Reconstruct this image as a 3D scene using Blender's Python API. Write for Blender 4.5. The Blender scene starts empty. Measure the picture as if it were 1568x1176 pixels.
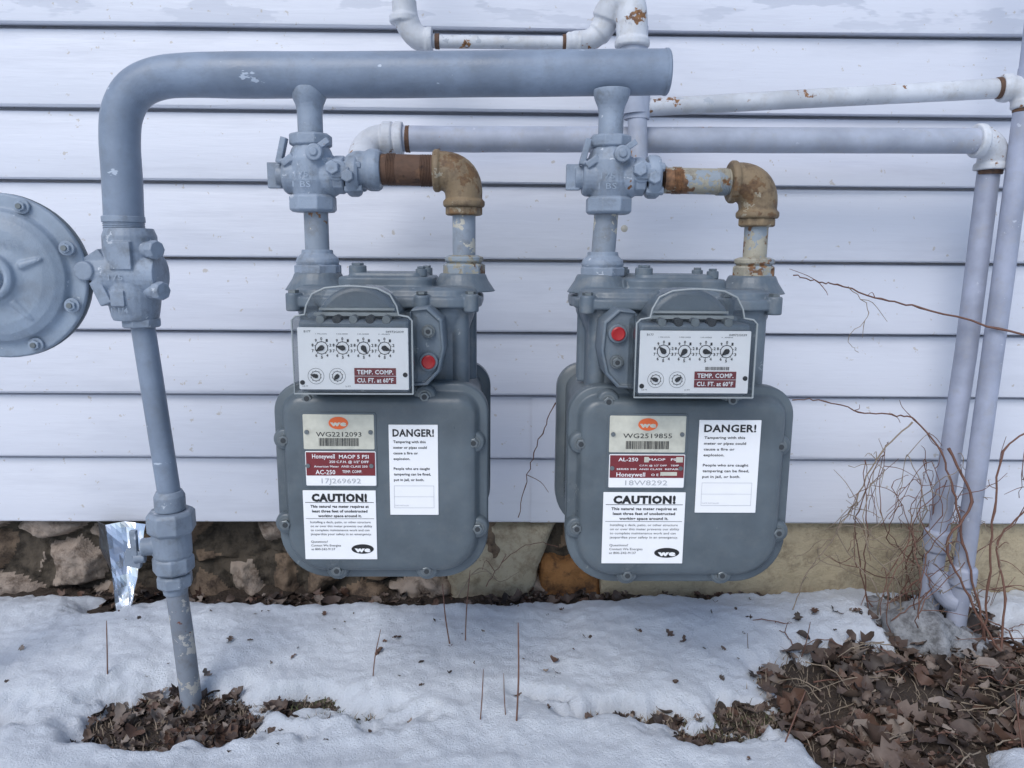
import bpy, math, random
from mathutils import Matrix, Vector, noise
random.seed(7)
rnd=random.random
def ru(a,b): return a+(b-a)*random.random()
scene=bpy.context.scene
COL=bpy.context.collection

# ------------------------------------------------------------------ materials
def newmat(name):
    m=bpy.data.materials.new(name); m.use_nodes=True
    return m,m.node_tree,m.node_tree.nodes["Principled BSDF"]
def N(nt,t,**k):
    n=nt.nodes.new(t)
    for a,b in k.items():
        if a in n.inputs: n.inputs[a].default_value=b
        else: setattr(n,a,b)
    return n
def noise_tex(nt,scale,detail=4,rough=.6,coord=None,stretch=None):
    tc=N(nt,"ShaderNodeTexCoord")
    src=tc.outputs["Object"]
    if stretch:
        mp=N(nt,"ShaderNodeMapping"); mp.inputs["Scale"].default_value=stretch
        nt.links.new(src,mp.inputs[0]); src=mp.outputs[0]
    n=N(nt,"ShaderNodeTexNoise",Scale=scale,Detail=min(detail,4),Roughness=rough)
    nt.links.new(src,n.inputs["Vector"]); return n.outputs["Fac"]
def ramp(nt,fac,stops):
    r=N(nt,"ShaderNodeValToRGB"); cr=r.color_ramp
    while len(cr.elements)<len(stops): cr.elements.new(.5)
    for e,(p,c) in zip(cr.elements,stops):
        e.position=p; e.color=(c[0],c[1],c[2],1) if hasattr(c,'__len__') else (c,c,c,1)
    nt.links.new(fac,r.inputs[0]); return r.outputs[0]
def mix(nt,fac,a,b,mode='MIX'):
    m=N(nt,"ShaderNodeMix",data_type='RGBA',blend_type=mode)
    if isinstance(fac,(int,float)): m.inputs[0].default_value=fac
    else: nt.links.new(fac,m.inputs[0])
    for i,s in ((6,a),(7,b)):
        if isinstance(s,tuple): m.inputs[i].default_value=(s[0],s[1],s[2],1)
        else: nt.links.new(s,m.inputs[i])
    return m.outputs[2]
def bump(nt,bs,fac,strength,dist):
    b=N(nt,"ShaderNodeBump",Strength=strength,Distance=dist)
    nt.links.new(fac,b.inputs["Height"]); nt.links.new(b.outputs[0],bs.inputs["Normal"]); return b

def paint(name,base,dirt=(.12,.10,.08),rust=None,rough=.45,chip=None,chipt=.62,bmp=.25,rustcol=((.09,.035,.015),(.32,.16,.06)),dirtamt=.45,streak=None,rscale=34):
    """weathered paint: tone variation, optional chips (threshold chipt) and rust blooms (threshold rust)"""
    m,nt,bs=newmat(name)
    big=noise_tex(nt,16,4,.6)
    c=mix(nt,ramp(nt,big,[(.35,0.0),(.68,1.0)]),tuple(v*.80 for v in base),tuple(min(1,v*1.15) for v in base))
    d=noise_tex(nt,55,4,.7)
    c=mix(nt,ramp(nt,d,[(.50,0.0),(.70,dirtamt)]),c,dirt)
    if chip:
        ch=noise_tex(nt,44,4,.72,stretch=streak)
        c=mix(nt,ramp(nt,ch,[(chipt,0.0),(chipt+.015,1.0)]),c,chip)
    if rust:
        r1=noise_tex(nt,rscale,4,.70)
        rc=ramp(nt,noise_tex(nt,160,3,.6),[(.3,rustcol[0]),(.7,rustcol[1])])
        c=mix(nt,ramp(nt,r1,[(rust,0.0),(rust+.03,1.0)]),c,rc)
    nt.links.new(c,bs.inputs["Base Color"])
    rr_=ramp(nt,big,[(.3,max(.2,rough-.1)),(.7,min(1,rough+.12))]); nt.links.new(rr_,bs.inputs["Roughness"])
    bump(nt,bs,noise_tex(nt,380,4,.6),bmp,.0007)
    return m
def plain(name,base,rough=.5,metal=0,var=.12,scale=60,bmp=.1):
    m,nt,bs=newmat(name)
    c=mix(nt,noise_tex(nt,scale,3),tuple(v*(1-var) for v in base),tuple(min(1,v*(1+var)) for v in base))
    nt.links.new(c,bs.inputs["Base Color"])
    bs.inputs["Roughness"].default_value=rough; bs.inputs["Metallic"].default_value=metal
    if bmp>.12: bump(nt,bs,noise_tex(nt,300,3),bmp,.0005)
    return m

M_PIPE=paint("grey_pipe_paint",(.205,.255,.335),dirt=(.16,.185,.22),chip=(.42,.48,.57),chipt=.665,rough=.42,streak=(.5,1,1.2),bmp=.45)
M_PIPE2=paint("grey_casting_paint",(.245,.295,.37),dirt=(.12,.13,.14),chip=(.44,.48,.54),chipt=.64,rough=.5,bmp=.7,rust=.68,dirtamt=.6)
M_NIP=paint("nipple_paint",(.235,.275,.33),chip=(.46,.44,.38),chipt=.59,rust=.64,rough=.5)
M_REG=paint("regulator_paint",(.28,.34,.42),dirt=(.19,.21,.24),chip=(.44,.49,.55),chipt=.67,rough=.5,bmp=.5)
M_METER=paint("meter_paint",(.094,.117,.135),dirt=(.125,.14,.15),rough=.36,bmp=.2,chip=(.17,.19,.20),chipt=.68,dirtamt=.5)
M_METERT=paint("meter_top_paint",(.120,.152,.185),dirt=(.20,.21,.215),rough=.42,chip=(.25,.28,.30),chipt=.66,bmp=.4,dirtamt=.6)
M_WHITEP=paint("old_white_paint",(.54,.565,.61),dirt=(.38,.36,.33),rust=.615,rough=.5,chip=(.38,.41,.46),chipt=.64)
M_LAV=paint("painted_house_pipe",(.37,.405,.49),dirt=(.34,.335,.34),rust=.650,rough=.5,chip=(.47,.50,.57),chipt=.66,rscale=40)
M_LAV2=paint("painted_conduit",(.33,.36,.46),dirt=(.32,.32,.34),rough=.5,rust=.71,chip=(.44,.47,.55),chipt=.67)
M_RUST=paint("rusted_steel",(.11,.06,.038),dirt=(.04,.025,.018),rust=.5,rough=.75,bmp=.9,rustcol=((.045,.025,.018),(.17,.09,.05)))
M_BRASS=paint("rusty_yellow_casting",(.215,.155,.09),dirt=(.08,.052,.032),rust=.53,rough=.6,bmp=1.0,dirtamt=.95,chip=(.30,.265,.20),chipt=.62,rustcol=((.08,.042,.02),(.19,.11,.05)))
M_RUSTNIP=paint("flaking_nipple",(.33,.31,.25),rust=.55,chip=(.25,.29,.33),chipt=.52,rough=.6,bmp=.8,dirtamt=.8,rustcol=((.07,.035,.018),(.26,.13,.06)))
M_SERV=paint("chipped_service_pipe",(.22,.25,.30),chip=(.44,.43,.41),chipt=.57,rust=.62,rough=.55,rustcol=((.06,.02,.012),(.20,.06,.03)))
M_WHITE=plain("label_white",(.84,.84,.85),.45,var=.03)
M_CREAM=plain("label_cream",(.54,.53,.45),.4,var=.3,scale=90)
M_BLACK=plain("ink_black",(.012,.012,.014),.5)
M_DRED=plain("label_maroon",(.17,.020,.026),.4,var=.25)
M_ORANGE=plain("logo_orange",(.72,.13,.03),.45)
M_RED=plain("red_seal",(.36,.010,.013),.35)
M_SCREW=plain("screw_steel",(.17,.19,.20),.4,.6,var=.3)
M_DARK=plain("dark_recess",(.03,.035,.04),.6)
M_GREYIN=plain("index_grey",(.30,.33,.34),.5)

def clear_mat():
    m=bpy.data.materials.new("clear_plastic"); m.use_nodes=True; nt=m.node_tree; nt.nodes.clear()
    o=N(nt,"ShaderNodeOutputMaterial"); t=N(nt,"ShaderNodeBsdfTransparent"); t.inputs[0].default_value=(.98,.99,.99,1)
    g=N(nt,"ShaderNodeBsdfGlossy",Roughness=.06); lw=N(nt,"ShaderNodeLayerWeight",Blend=.35)
    mx=N(nt,"ShaderNodeMixShader")
    mr=N(nt,"ShaderNodeMapRange"); mr.inputs[3].default_value=.0; mr.inputs[4].default_value=.6
    nt.links.new(lw.outputs["Fresnel"],mr.inputs[0]); nt.links.new(mr.outputs[0],mx.inputs[0])
    nt.links.new(t.outputs[0],mx.inputs[1]); nt.links.new(g.outputs[0],mx.inputs[2]); nt.links.new(mx.outputs[0],o.inputs[0])
    return m
M_CLEAR=clear_mat()

def siding_mat():
    m,nt,bs=newmat("vinyl_siding")
    a=noise_tex(nt,3,4,.5,stretch=(.4,1,1))
    c=mix(nt,a,(.60,.625,.71),(.68,.70,.765))
    s=noise_tex(nt,9,4,.7,stretch=(.35,1,2.2))
    c=mix(nt,ramp(nt,s,[(.50,0.0),(.72,.5)]),c,(.50,.52,.59))
    tc=N(nt,"ShaderNodeTexCoord"); sp=N(nt,"ShaderNodeSeparateXYZ"); nt.links.new(tc.outputs["Object"],sp.inputs[0])
    mr=N(nt,"ShaderNodeMapRange"); mr.inputs[1].default_value=.80; mr.inputs[2].default_value=.88
    nt.links.new(sp.outputs[2],mr.inputs[0])
    p=ramp(nt,noise_tex(nt,13,4,.6,stretch=(.5,1,2)),[(.50,0.0),(.53,.8)])
    mu=N(nt,"ShaderNodeMath",operation='MULTIPLY'); nt.links.new(p,mu.inputs[0]); nt.links.new(mr.outputs[0],mu.inputs[1])
    c=mix(nt,mu.outputs[0],c,(.46,.49,.57))
    st=ramp(nt,noise_tex(nt,75,3,.65),[(.665,0.0),(.70,.6)])
    c=mix(nt,st,c,(.42,.36,.28))
    nt.links.new(c,bs.inputs["Base Color"]); bs.inputs["Roughness"].default_value=.45
    bump(nt,bs,noise_tex(nt,34,4,.7,stretch=(.12,1,1.5)),.4,.002)
    return m
M_SIDING=siding_mat()
def stone_mat(name,a,b,dark):
    m,nt,bs=newmat(name)
    c=mix(nt,noise_tex(nt,22,4,.65),a,b)
    c=mix(nt,ramp(nt,noise_tex(nt,38,4,.75),[(.48,0.0),(.66,.9)]),c,dark)
    nt.links.new(c,bs.inputs["Base Color"]); bs.inputs["Roughness"].default_value=.9
    bump(nt,bs,noise_tex(nt,90,4,.75),.9,.004); return m
M_ST1=stone_mat("pinkish_stone",(.26,.205,.17),(.37,.31,.26),(.11,.08,.06))
M_ST2=stone_mat("brown_stone",(.12,.085,.06),(.25,.18,.125),(.055,.038,.028))
M_ST3=stone_mat("tan_block",(.36,.31,.22),(.48,.42,.32),(.25,.20,.14))
M_ST4=stone_mat("orange_stone",(.22,.095,.032),(.35,.17,.06),(.06,.03,.018))
M_PARGE=stone_mat("tan_parging",(.38,.315,.21),(.48,.41,.29),(.27,.22,.15))
M_MORT=stone_mat("dark_mortar",(.05,.04,.03),(.10,.08,.06),(.02,.016,.012))
M_ROCK=stone_mat("footing_rock",(.20,.21,.225),(.36,.37,.40),(.09,.09,.095))
def soil_mat():
    m,nt,bs=newmat("wet_soil")
    c=mix(nt,noise_tex(nt,60,4,.75),(.018,.013,.010),(.085,.060,.045))
    c=mix(nt,ramp(nt,noise_tex(nt,14,4,.6),[(.55,0.0),(.7,.4)]),c,(.06,.050,.035))
    nt.links.new(c,bs.inputs["Base Color"]); bs.inputs["Roughness"].default_value=.9
    bump(nt,bs,noise_tex(nt,120,4,.75),1.0,.006); return m
M_SOIL=soil_mat()
def snow_mat():
    m,nt,bs=newmat("old_snow")
    c=mix(nt,noise_tex(nt,6,3,.6),(.76,.82,.91),(.86,.90,.96))
    c=mix(nt,ramp(nt,noise_tex(nt,170,3,.7),[(.68,0.0),(.74,.5)]),c,(.34,.31,.28))
    nt.links.new(c,bs.inputs["Base Color"]); bs.inputs["Roughness"].default_value=.45
    bump(nt,bs,noise_tex(nt,340,4,.85),1.0,.004); return m
M_SNOW=snow_mat()
M_LEAF=[plain("dead_leaf_%d"%i,c,.6,var=.4,scale=80,bmp=.5) for i,c in enumerate([(.075,.050,.040),(.12,.085,.068),(.042,.030,.025),(.22,.18,.155),(.10,.055,.038)])]
M_GRASS=plain("dull_grass",(.085,.10,.045),.8,var=.4)
M_VINE=plain("vine_bark",(.15,.075,.055),.75,var=.35,scale=120)
M_TWIG=plain("dry_twig",(.25,.20,.15),.8,var=.35,scale=120)
M_FOIL=plain("aluminium_flashing",(.86,.88,.92),.24,1.0,var=.08,scale=20,bmp=.15)
M_FOILD=plain("shaded_flashing_fold",(.04,.042,.048),.3,.2,var=.4,bmp=.3)  # shade inside the fold put into the colour of the same metal

# ------------------------------------------------------------------ mesh builder
def parent_of(name,loc=(0,0,0)):
    e=bpy.data.objects.new(name,None); e.location=loc; e.empty_display_size=.05; COL.objects.link(e); return e
class B:
    def __init__(s): s.v=[];s.f=[];s.m=[]
    def add(s,vs,fs,mi=0):
        o=len(s.v); s.v+= [tuple(p) for p in vs]; s.f+=[tuple(i+o for i in f) for f in fs]; s.m+=[mi]*len(fs)
    def loft(s,rings,mi=0,cap0=True,cap1=True):
        n=len(rings[0]); vs=[p for r in rings for p in r]; fs=[]
        for k in range(len(rings)-1):
            for i in range(n):
                j=(i+1)%n; fs.append((k*n+i,k*n+j,(k+1)*n+j,(k+1)*n+i))
        if cap0: fs.append(tuple(reversed(range(n))))
        if cap1: fs.append(tuple((len(rings)-1)*n+i for i in range(n)))
        s.add(vs,fs,mi)
    def tube(s,pts,rad,n=22,mi=0,cap=True):
        P=[Vector(p) for p in pts]
        R=rad if isinstance(rad,(list,tuple)) else [rad]*len(P)
        R=list(R)+[R[-1]]*(len(P)-len(R))
        rings=[]; up=None
        for i,p in enumerate(P):
            t=(P[min(i+1,len(P)-1)]-P[max(i-1,0)]).normalized()
            if up is None:
                a=Vector((0,0,1)) if abs(t.z)<.9 else Vector((1,0,0)); up=(a-t*a.dot(t)).normalized()
            else: up=(up-t*up.dot(t)).normalized()
            sd=t.cross(up)
            rings.append([p+(up*math.cos(2*math.pi*k/n)+sd*math.sin(2*math.pi*k/n))*R[i] for k in range(n)])
        s.loft(rings,mi,cap,cap)
    def lathe(s,prof,o,ax,n=28,mi=0,rot=0):
        ax=Vector(ax).normalized(); o=Vector(o)
        a=Vector((0,0,1)) if abs(ax.z)<.9 else Vector((1,0,0)); up=(a-ax*a.dot(ax)).normalized(); sd=ax.cross(up)
        rings=[]
        for t,r in prof:
            r=max(r,1e-5)
            rings.append([o+ax*t+(up*math.cos(rot+2*math.pi*k/n)+sd*math.sin(rot+2*math.pi*k/n))*r for k in range(n)])
        s.loft(rings,mi)
    def cyl(s,o,ax,r,h,mi=0,n=24,ch=.12):
        c=min(r,h)*ch
        s.lathe([(0,r-c),(c,r),(h-c,r),(h,r-c)],o,ax,n,mi)
    def nut(s,o,ax,r,h,mi=0,n=6,rot=0):
        s.lathe([(0,r*.88),(h*.14,r),(h*.86,r),(h,r*.88)],o,ax,n,mi,rot)
    def ball(s,c,r,mi=0,sx=1,n=20):
        k=10; s.lathe([(-math.cos(math.pi*i/k)*r*sx,math.sin(math.pi*i/k)*r) for i in range(k+1)],c,(0,0,1),n,mi)
    def box(s,c,d,mi=0,M=None):
        vs=[]
        for x in(-1,1):
            for y in(-1,1):
                for z in(-1,1):
                    p=Vector((x*d[0]/2,y*d[1]/2,z*d[2]/2))
                    if M: p=M@p
                    vs.append(p+Vector(c))
        s.add(vs,[(0,1,3,2),(4,6,7,5),(0,4,5,1),(2,3,7,6),(0,2,6,4),(1,5,7,3)],mi)
    def rect(s,x0,x1,z0,z1,y,mi=0):
        s.add([(x0,y,z0),(x1,y,z0),(x1,y,z1),(x0,y,z1)],[(0,1,2,3)],mi)
    def rslab(s,x0,x1,z0,z1,y,r,th,mi=0,bev=.0003):
        pts=rr((x1-x0)/2,z0,z1,r,r,0,5); cx=(x0+x1)/2
        pin=rr((x1-x0)/2,z0,z1,r,r,bev,5)
        s.loft([[(cx+a,y+th,b) for a,b in pts],[(cx+a,y+bev,b) for a,b in pts],[(cx+a,y,b) for a,b in pin]],mi)
    def build(s,name,parent,mats,smooth=True,angle=35,remesh=None,bevel=None,it=2):
        me=bpy.data.meshes.new(name); me.from_pydata(s.v,[],s.f)
        for m in mats: me.materials.append(m)
        me.polygons.foreach_set("material_index",s.m)
        me.update()
        import bmesh
        if smooth!='keep':
            bm=bmesh.new(); bm.from_mesh(me); bmesh.ops.recalc_face_normals(bm,faces=bm.faces); bm.to_mesh(me); bm.free()
        if smooth: 
            me.polygons.foreach_set("use_smooth",[True]*len(me.polygons)); me.set_sharp_from_angle(angle=math.radians(angle))
        ob=bpy.data.objects.new(name,me); COL.objects.link(ob)
        if parent: ob.parent=parent
        if remesh:
            md=ob.modifiers.new("remesh",'REMESH'); md.mode='VOXEL'; md.voxel_size=remesh*.8; md.use_smooth_shade=True
            sm=ob.modifiers.new("smooth",'SMOOTH'); sm.factor=.5; sm.iterations=it
        if bevel:
            bv=ob.modifiers.new("bevel",'BEVEL'); bv.width=bevel; bv.segments=2; bv.limit_method='ANGLE'
        return ob
def rr(hw,z0,z1,rt,rb,d,n=8):
    hw-=d; z0+=d; z1-=d; rt=max(rt-d,.0002); rb=max(rb-d,.0002); out=[]
    for cx,cz,r,a0 in ((hw-rt,z1-rt,rt,0),(-(hw-rt),z1-rt,rt,90),(-(hw-rb),z0+rb,rb,180),(hw-rb,z0+rb,rb,270)):
        for i in range(n+1):
            a=math.radians(a0+90*i/n); out.append((cx+r*math.cos(a),cz+r*math.sin(a)))
    return out
def catmull(P,k=6):
    P=[Vector(p) for p in P]; Q=[P[0]*2-P[1]]+P+[P[-1]*2-P[-2]]; out=[]
    for i in range(1,len(Q)-2):
        a,b,c,d=Q[i-1:i+3]
        for j in range(k):
            t=j/k; out.append(.5*((2*b)+(c-a)*t+(2*a-5*b+4*c-d)*t*t+(3*b-a-3*c+d)*t**3))
    out.append(P[-1]); return out
def bez(a,b,c,n=10):
    a,b,c=Vector(a),Vector(b),Vector(c)
    return [a*(1-t)**2+b*2*t*(1-t)+c*t*t for t in [i/n for i in range(n+1)]]
_tc={}
def txt_raw(s,bold):
    k=(s,bold)
    if k in _tc: return _tc[k]
    c=bpy.data.curves.new("t",'FONT'); c.body=s; c.size=1; c.offset=bold; c.resolution_u=2; c.space_character=1.0+bold*2
    o=bpy.data.objects.new("t",c); COL.objects.link(o); bpy.context.view_layer.update()
    me=bpy.data.meshes.new_from_object(o.evaluated_get(bpy.context.evaluated_depsgraph_get()))
    vs=[(v.co.x,v.co.y) for v in me.vertices]; fs=[tuple(p.vertices) for p in me.polygons]
    bpy.data.objects.remove(o); bpy.data.curves.remove(c); bpy.data.meshes.remove(me)
    _tc[k]=(vs,fs); return vs,fs
def text(b,s,x0,x1,z0,z1,y,mi,bold=.0):
    """letters fitted in a box on an upright face looking toward -Y"""
    vs,fs=txt_raw(s,bold)
    if not vs: return
    xa=min(v[0] for v in vs); xb=max(v[0] for v in vs)
    za=0 ; zb=.73
    b.add([(x0+(v[0]-xa)/(xb-xa)*(x1-x0),y,z0+(v[1]-za)/(zb-za)*(z1-z0)) for v in vs],fs,mi)

# ------------------------------------------------------------------ house wall
house=parent_of("house_wall")
edges=[.124,.226,.323,.417,.522,.628,.725,.832]
while edges[-1]<3.1: edges.append(edges[-1]+.103)
b=B()
def course(x0,x1,z0,z1,yo):
    prof=[(1.108,z0+.010),(1.1065,z0+.0025),(1.088,z0),(1.081,z0),(1.0785,z0+.002),(1.078,z0+.006),(1.082,z0+(z1-z0)*.5),(1.0895,z1-.0050),(1.093,z1-.0034),(1.108,z1-.0026),(1.108,z1+.004)]
    nx=max(2,int((x1-x0)/.05)); vs=[];fs=[]
    for i in range(nx+1):
        x=x0+(x1-x0)*i/nx
        for (y,z) in prof:
            w=.0024*noise.noise(Vector((x*2.2,z0*31,0)))+.0012*noise.noise(Vector((x*9,z*20,3)))
            vs.append((x,y+yo+w,z+.0022*noise.noise(Vector((x*1.3,z*17,5))) if .002<z-z0<z1-z0-.006 else z))
    k=len(prof)
    for i in range(nx):
        for j in range(k-1):
            fs.append((i*k+j,(i+1)*k+j,(i+1)*k+j+1,i*k+j+1))
    b.add(vs,fs,0)
for i in range(len(edges)-1):
    z0,z1=edges[i],edges[i+1]
    if i in(0,1): seams=[.067]
    else: seams=[ru(-2.4,-1.2),ru(1.2,2.6)]
    xs=[-3.2]+seams+[4.2]
    for k in range(len(xs)-1):
        course(xs[k]-(.02 if k else 0),xs[k+1],z0,z1,-.0018*(k%2))
b.build("siding",house,[M_SIDING],angle=30)
b=B(); b.box((.5,1.135,1.65),(7.4,.03,3.05)); b.build("sheathing",house,[M_DARK])
b=B(); b.box((.5,1.100,.1275),(7.4,.012,.010)); b.build("starter_strip",house,[M_DARK])
b=B(); b.lathe([(0,.0065),(.003,.006),(.005,.003),(.0055,.0001)],(.176,1.083,.566),(0,-1,0),20); b.build("plug_button",house,[plain("beige_button",(.50,.47,.40),.5)])

def rubble(xa,xb,nx,name):
    b=B(); nz=52; vs=[]; fs=[]; ms=[]
    info=[]
    for i in range(nx+1):
        for j in range(nz+1):
            x=xa+(xb-xa)*i/nx; z=-.05+.185*j/nz
            wx=x+.014*noise.noise(Vector((x*16,z*16,3)))+.006*noise.noise(Vector((x*60,z*60,5))); wz=z+.012*noise.noise(Vector((x*16,z*16,9)))
            d,p=noise.voronoi(Vector((wx*9.5,2.3,wz*15)))
            g=min(1,max(0,(d[1]-d[0])/.34)); g=g*g*(3-2*g)
            h=.030*g+.012*noise.noise(p[0]*3.1)+.008*noise.noise(Vector((x*28,z*28,1)))*g+.005*noise.noise(Vector((x*80,z*80,1)))
            vs.append((x,1.122-h,z)); info.append((g,noise.noise(p[0]*7.7),x))
    for i in range(nx):
        for j in range(nz):
            a=i*(nz+1)+j; fs.append((a,a+nz+1,a+nz+2,a+1)); g,r,x=info[a]
            ms.append(3 if g<.18 else (0 if (x<-.62 and r>-.3) else (0 if r>.34 else (2 if r<-.45 else 1))))
    b.add(vs,fs,0); b.m=ms
    return b.build(name,house,[M_ST1,M_ST2,M_ST4,M_MORT],angle=70)
rubble(-.86,.175,360,"rubble_stones"); rubble(-3.2,-.86,420,"rubble_stones_far")
b=B()
def stone(x0,x1,z0,z1,yf,dep,mi,seed,tl=0,tr=0,n=22):
    vs=[];fs=[]
    for i in range(n+1):
        for j in range(n+1):
            u=-1+2*i/n; v=-1+2*j/n
            e=(1-abs(u)**7)*(1-abs(v)**7)
            t=(1-v)/2
            xl=x0+tl*t; xr=x1+tr*t
            x=(xl+xr)/2+u*(xr-xl)/2; z=(z0+z1)/2+v*(z1-z0)/2
            x+=.008*noise.noise(Vector((v*1.6,seed,0)))+.004*noise.noise(Vector((x*50,z*50,seed)))
            z+=.008*noise.noise(Vector((u*1.6,seed,7)))
            y=yf-dep*max(e,0)**.35+.012*noise.noise(Vector((x*14,z*14,seed)))*e+.005*noise.noise(Vector((x*50,z*50,seed)))
            vs.append((x,y,z))
    for i in range(n):
        for j in range(n): a=i*(n+1)+j; fs.append((a,a+n+1,a+n+2,a+1))
    b.add(vs,fs,mi)
stone(-.107,.088,-.05,.120,1.118,.036,0,2.2,.035,-.045)
stone(.065,.165,-.06,.060,1.125,.030,1,6.1,.0,.0); stone(.105,.165,.066,.122,1.125,.014,2,9.1)
b.build("foundation_blocks",house,[M_ST3,M_ST4,M_ST2],angle=60)
b=B(); b.box((.5,1.160,.03),(7.4,.04,.20)); b.build("mortar",house,[M_MORT])
b=B(); vs=[];fs=[];nx=220;nz=14
for i in range(nx+1):
    for j in range(nz+1):
        z=-.06+.182*j/nz; x=.160+(4.2-.158)*(i/nx)**2+(.010*noise.noise(Vector((z*30,1,1))) if i==0 else 0)
        vs.append((x,1.096+.008*noise.noise(Vector((x*9,z*9,1)))+.004*noise.noise(Vector((x*40,z*40,1))) + (.03 if i==0 else 0),z))
for i in range(nx):
    for j in range(nz): a=i*(nz+1)+j; fs.append((a,a+nz+1,a+nz+2,a+1))
b.add(vs,fs); b.build("parging",house,[M_PARGE],angle=60)

# ------------------------------------------------------------------ meters
def gas_meter(name,cx,yc,hw,conn,idx,seal_side,LB,serial,order):
    P=parent_of(name,(cx,yc,0)); k=hw/.106
    b=B()
    def ring(d,y,dz=0): return [(p[0],y,p[1]+dz) for p in rr(hw,.200,.404,.030,.050,d,10)]
    b.loft([ring(.010,-.068),ring(.010,.068)])
    b.build("diaphragm_case",P,[M_METER])
    for nm,sg in (("front_cover",-1),("back_cover",1)):
        b=B()
        R=[ring(.004,sg*.064),ring(.0,sg*.067),ring(.0,sg*.0795),ring(.0008,sg*.0812),ring(.0024,sg*.0820),ring(.0072,sg*.0820),ring(.0085,sg*.0826),ring(.0102,sg*.0860),ring(.0125,sg*.0910),ring(.0145,sg*.0930),ring(.0185,sg*.0945),ring(.024,sg*.0950)]
        b.loft(R); b.build(nm,P,[M_METER],angle=50)
    b=B()
    for sx,sz in ((-97,348),(44,396),(94,346),(98,257),(44,208),(-47,208),(-99,261),(-70,394)):
        x=sx*k/1000; z=sz/1000
        if abs(sx)>80: x*=.975
        z+=(.004 if z<.22 else (-.004 if z>.38 else 0))
        b.lathe([(0,.0118),(.006,.0112),(.0085,.0100),(.0092,.0088)],(x,-.081,z),(0,-1,0),28,0)
        b.cyl((x,-.0898,z),(0,-1,0),.0066,.0012,1)
        b.nut((x,-.0908,z),(0,-1,0),.0050,.0030,1,rot=rnd())
        b.cyl((x,-.0934,z),(0,-1,0),.0026,.0009,2,n=12)
    b.build("cover_screws",P,[M_METER,M_SCREW,M_DARK])
    b=B()
    def hr(hx,hy,r,z): return [(p[0],p[1],z) for p in rr(hx,-hy,hy,r,r,0,8)]
    b.loft([hr(.084*k,.056,.026,.385),hr(.084*k,.056,.026,.450),hr(.090*k,.061,.028,.468),hr(.091*k,.062,.028,.480)])
    b.loft([hr(.097*k,.067,.034,.476),hr(.0985*k,.0685,.034,.4775),hr(.0985*k,.0685,.034,.4855),hr(.0965*k,.0665,.032,.487)])
    b.loft([hr(.094*k,.062,.032,.485),hr(.092*k,.060,.030,.493),hr(.086*k,.054,.03,.496)])
    for sx in(-1,1):
        b.cyl((sx*.076*k,-.046,.395),(0,0,1),.010,.082)
        b.cyl((sx*.086*k,0,.395),(0,0,1),.006,.082)
        b.lathe([(0,.035),(.006,.031),(.012,.0270),(.017,.0250),(.019,.0235)],(conn+sx*.077*k,0,.490),(0,0,1))
        b.cyl((sx*.088*k,-.058,.472),(0,0,1),.0080,.018); b.cyl((sx*.088*k,.054,.472),(0,0,1),.0080,.018)
    b.cyl((sx*.040*k,-.066,.471),(0,0,1),.0080,.018)
    b.loft([hr(.048*k,.050,.016,.493),hr(.048*k,.050,.016,.504),hr(.046*k,.048,.015,.506)])
    b.loft([hr(.040*k,.040,.012,.504),hr(.038*k,.038,.011,.510)])
    b.build("upper_casting",P,[M_METERT],remesh=.0012)
    b=B()
    for x,y,r,h in ((-.030*k,-.025,.0090,.008),(.036*k,-.030,.006,.005),(.036*k,.03,.006,.005),(-.04*k,.035,.006,.005)):
        b.cyl((x,y,.506),(0,0,1),r,h+.003,0); b.nut((x,y,.509+h),(0,0,1),r*.7,.0025,0)
    for x in (-.088*k,.088*k,.040*k): b.nut((x,-.058 if abs(x)>.06 else -.066,.4895),(0,0,1),.0055,.0035,1)
    b.build("top_bolts",P,[M_METERT,M_SCREW])
    ix=idx; w=.0545
    b=B()
    b.box((ix,-.085,.436),(.100,.086,.066),0)
    b.lathe([(0,.042),(.042,.042),(.046,.040)],(ix,-.058,.457),(0,-1,0),48,0)
    b.build("index_base",P,[M_METERT],bevel=.003)
    b=B()
    for i in range(5): b.cyl((ix-.030+.015*i,-.118,.4700),(0,-1,0),.0040,.010,i%2)
    b.box((ix,-.1195,.4660),(.078,.010,.003),1); b.box((ix,-.1075,.478),(.070,.004,.002),2); b.box((ix,-.110,.4735),(.078,.006,.003),2)
    b.build("index_gears",P,[M_SCREW,M_DARK,M_GREYIN])
    prof=[(w,.402),(w,.470),(.0510,.4735),(.0425,.475),(.0408,.483),(.0350,.4935),(.0235,.4990),(.010,.5005),(0,.5008)]
    ou=[(x,z) for x,z in prof]+[(-x,z) for x,z in reversed(prof[:-1])]
    b=B()
    def orr(s_,y,dz=0): return [(ix+x*s_,y,.45+(z-.45)*s_+dz) for x,z in ou]
    b.loft([orr(1.0,-.075),orr(1.0,-.128),orr(.988,-.1335),orr(.962,-.1350)],0,cap0=False)
    b.build("clear_cover",P,[M_CLEAR],angle=28)
    b=B()
    b.tube([(ix+x*.990,-.1335,.45+(z-.45)*.990) for x,z in ou]+[(ix+w*.990,-.1335,.4027)],.0009,8)
    b.build("cover_rim",P,[M_GREYIN])
    b=B(); y=-.1312; Y2=y-.0003
    b.rslab(ix-.050,ix+.050,.406,.463,y,.001,.0012,0)
    b.lathe([(0,.0022),(.0006,.0022)],(ix-.047,y+.0001,.4125),(0,-1,0),12,1); b.lathe([(0,.0022),(.0006,.0022)],(ix+.0468,y+.0001,.420),(0,-1,0),12,1)
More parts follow.
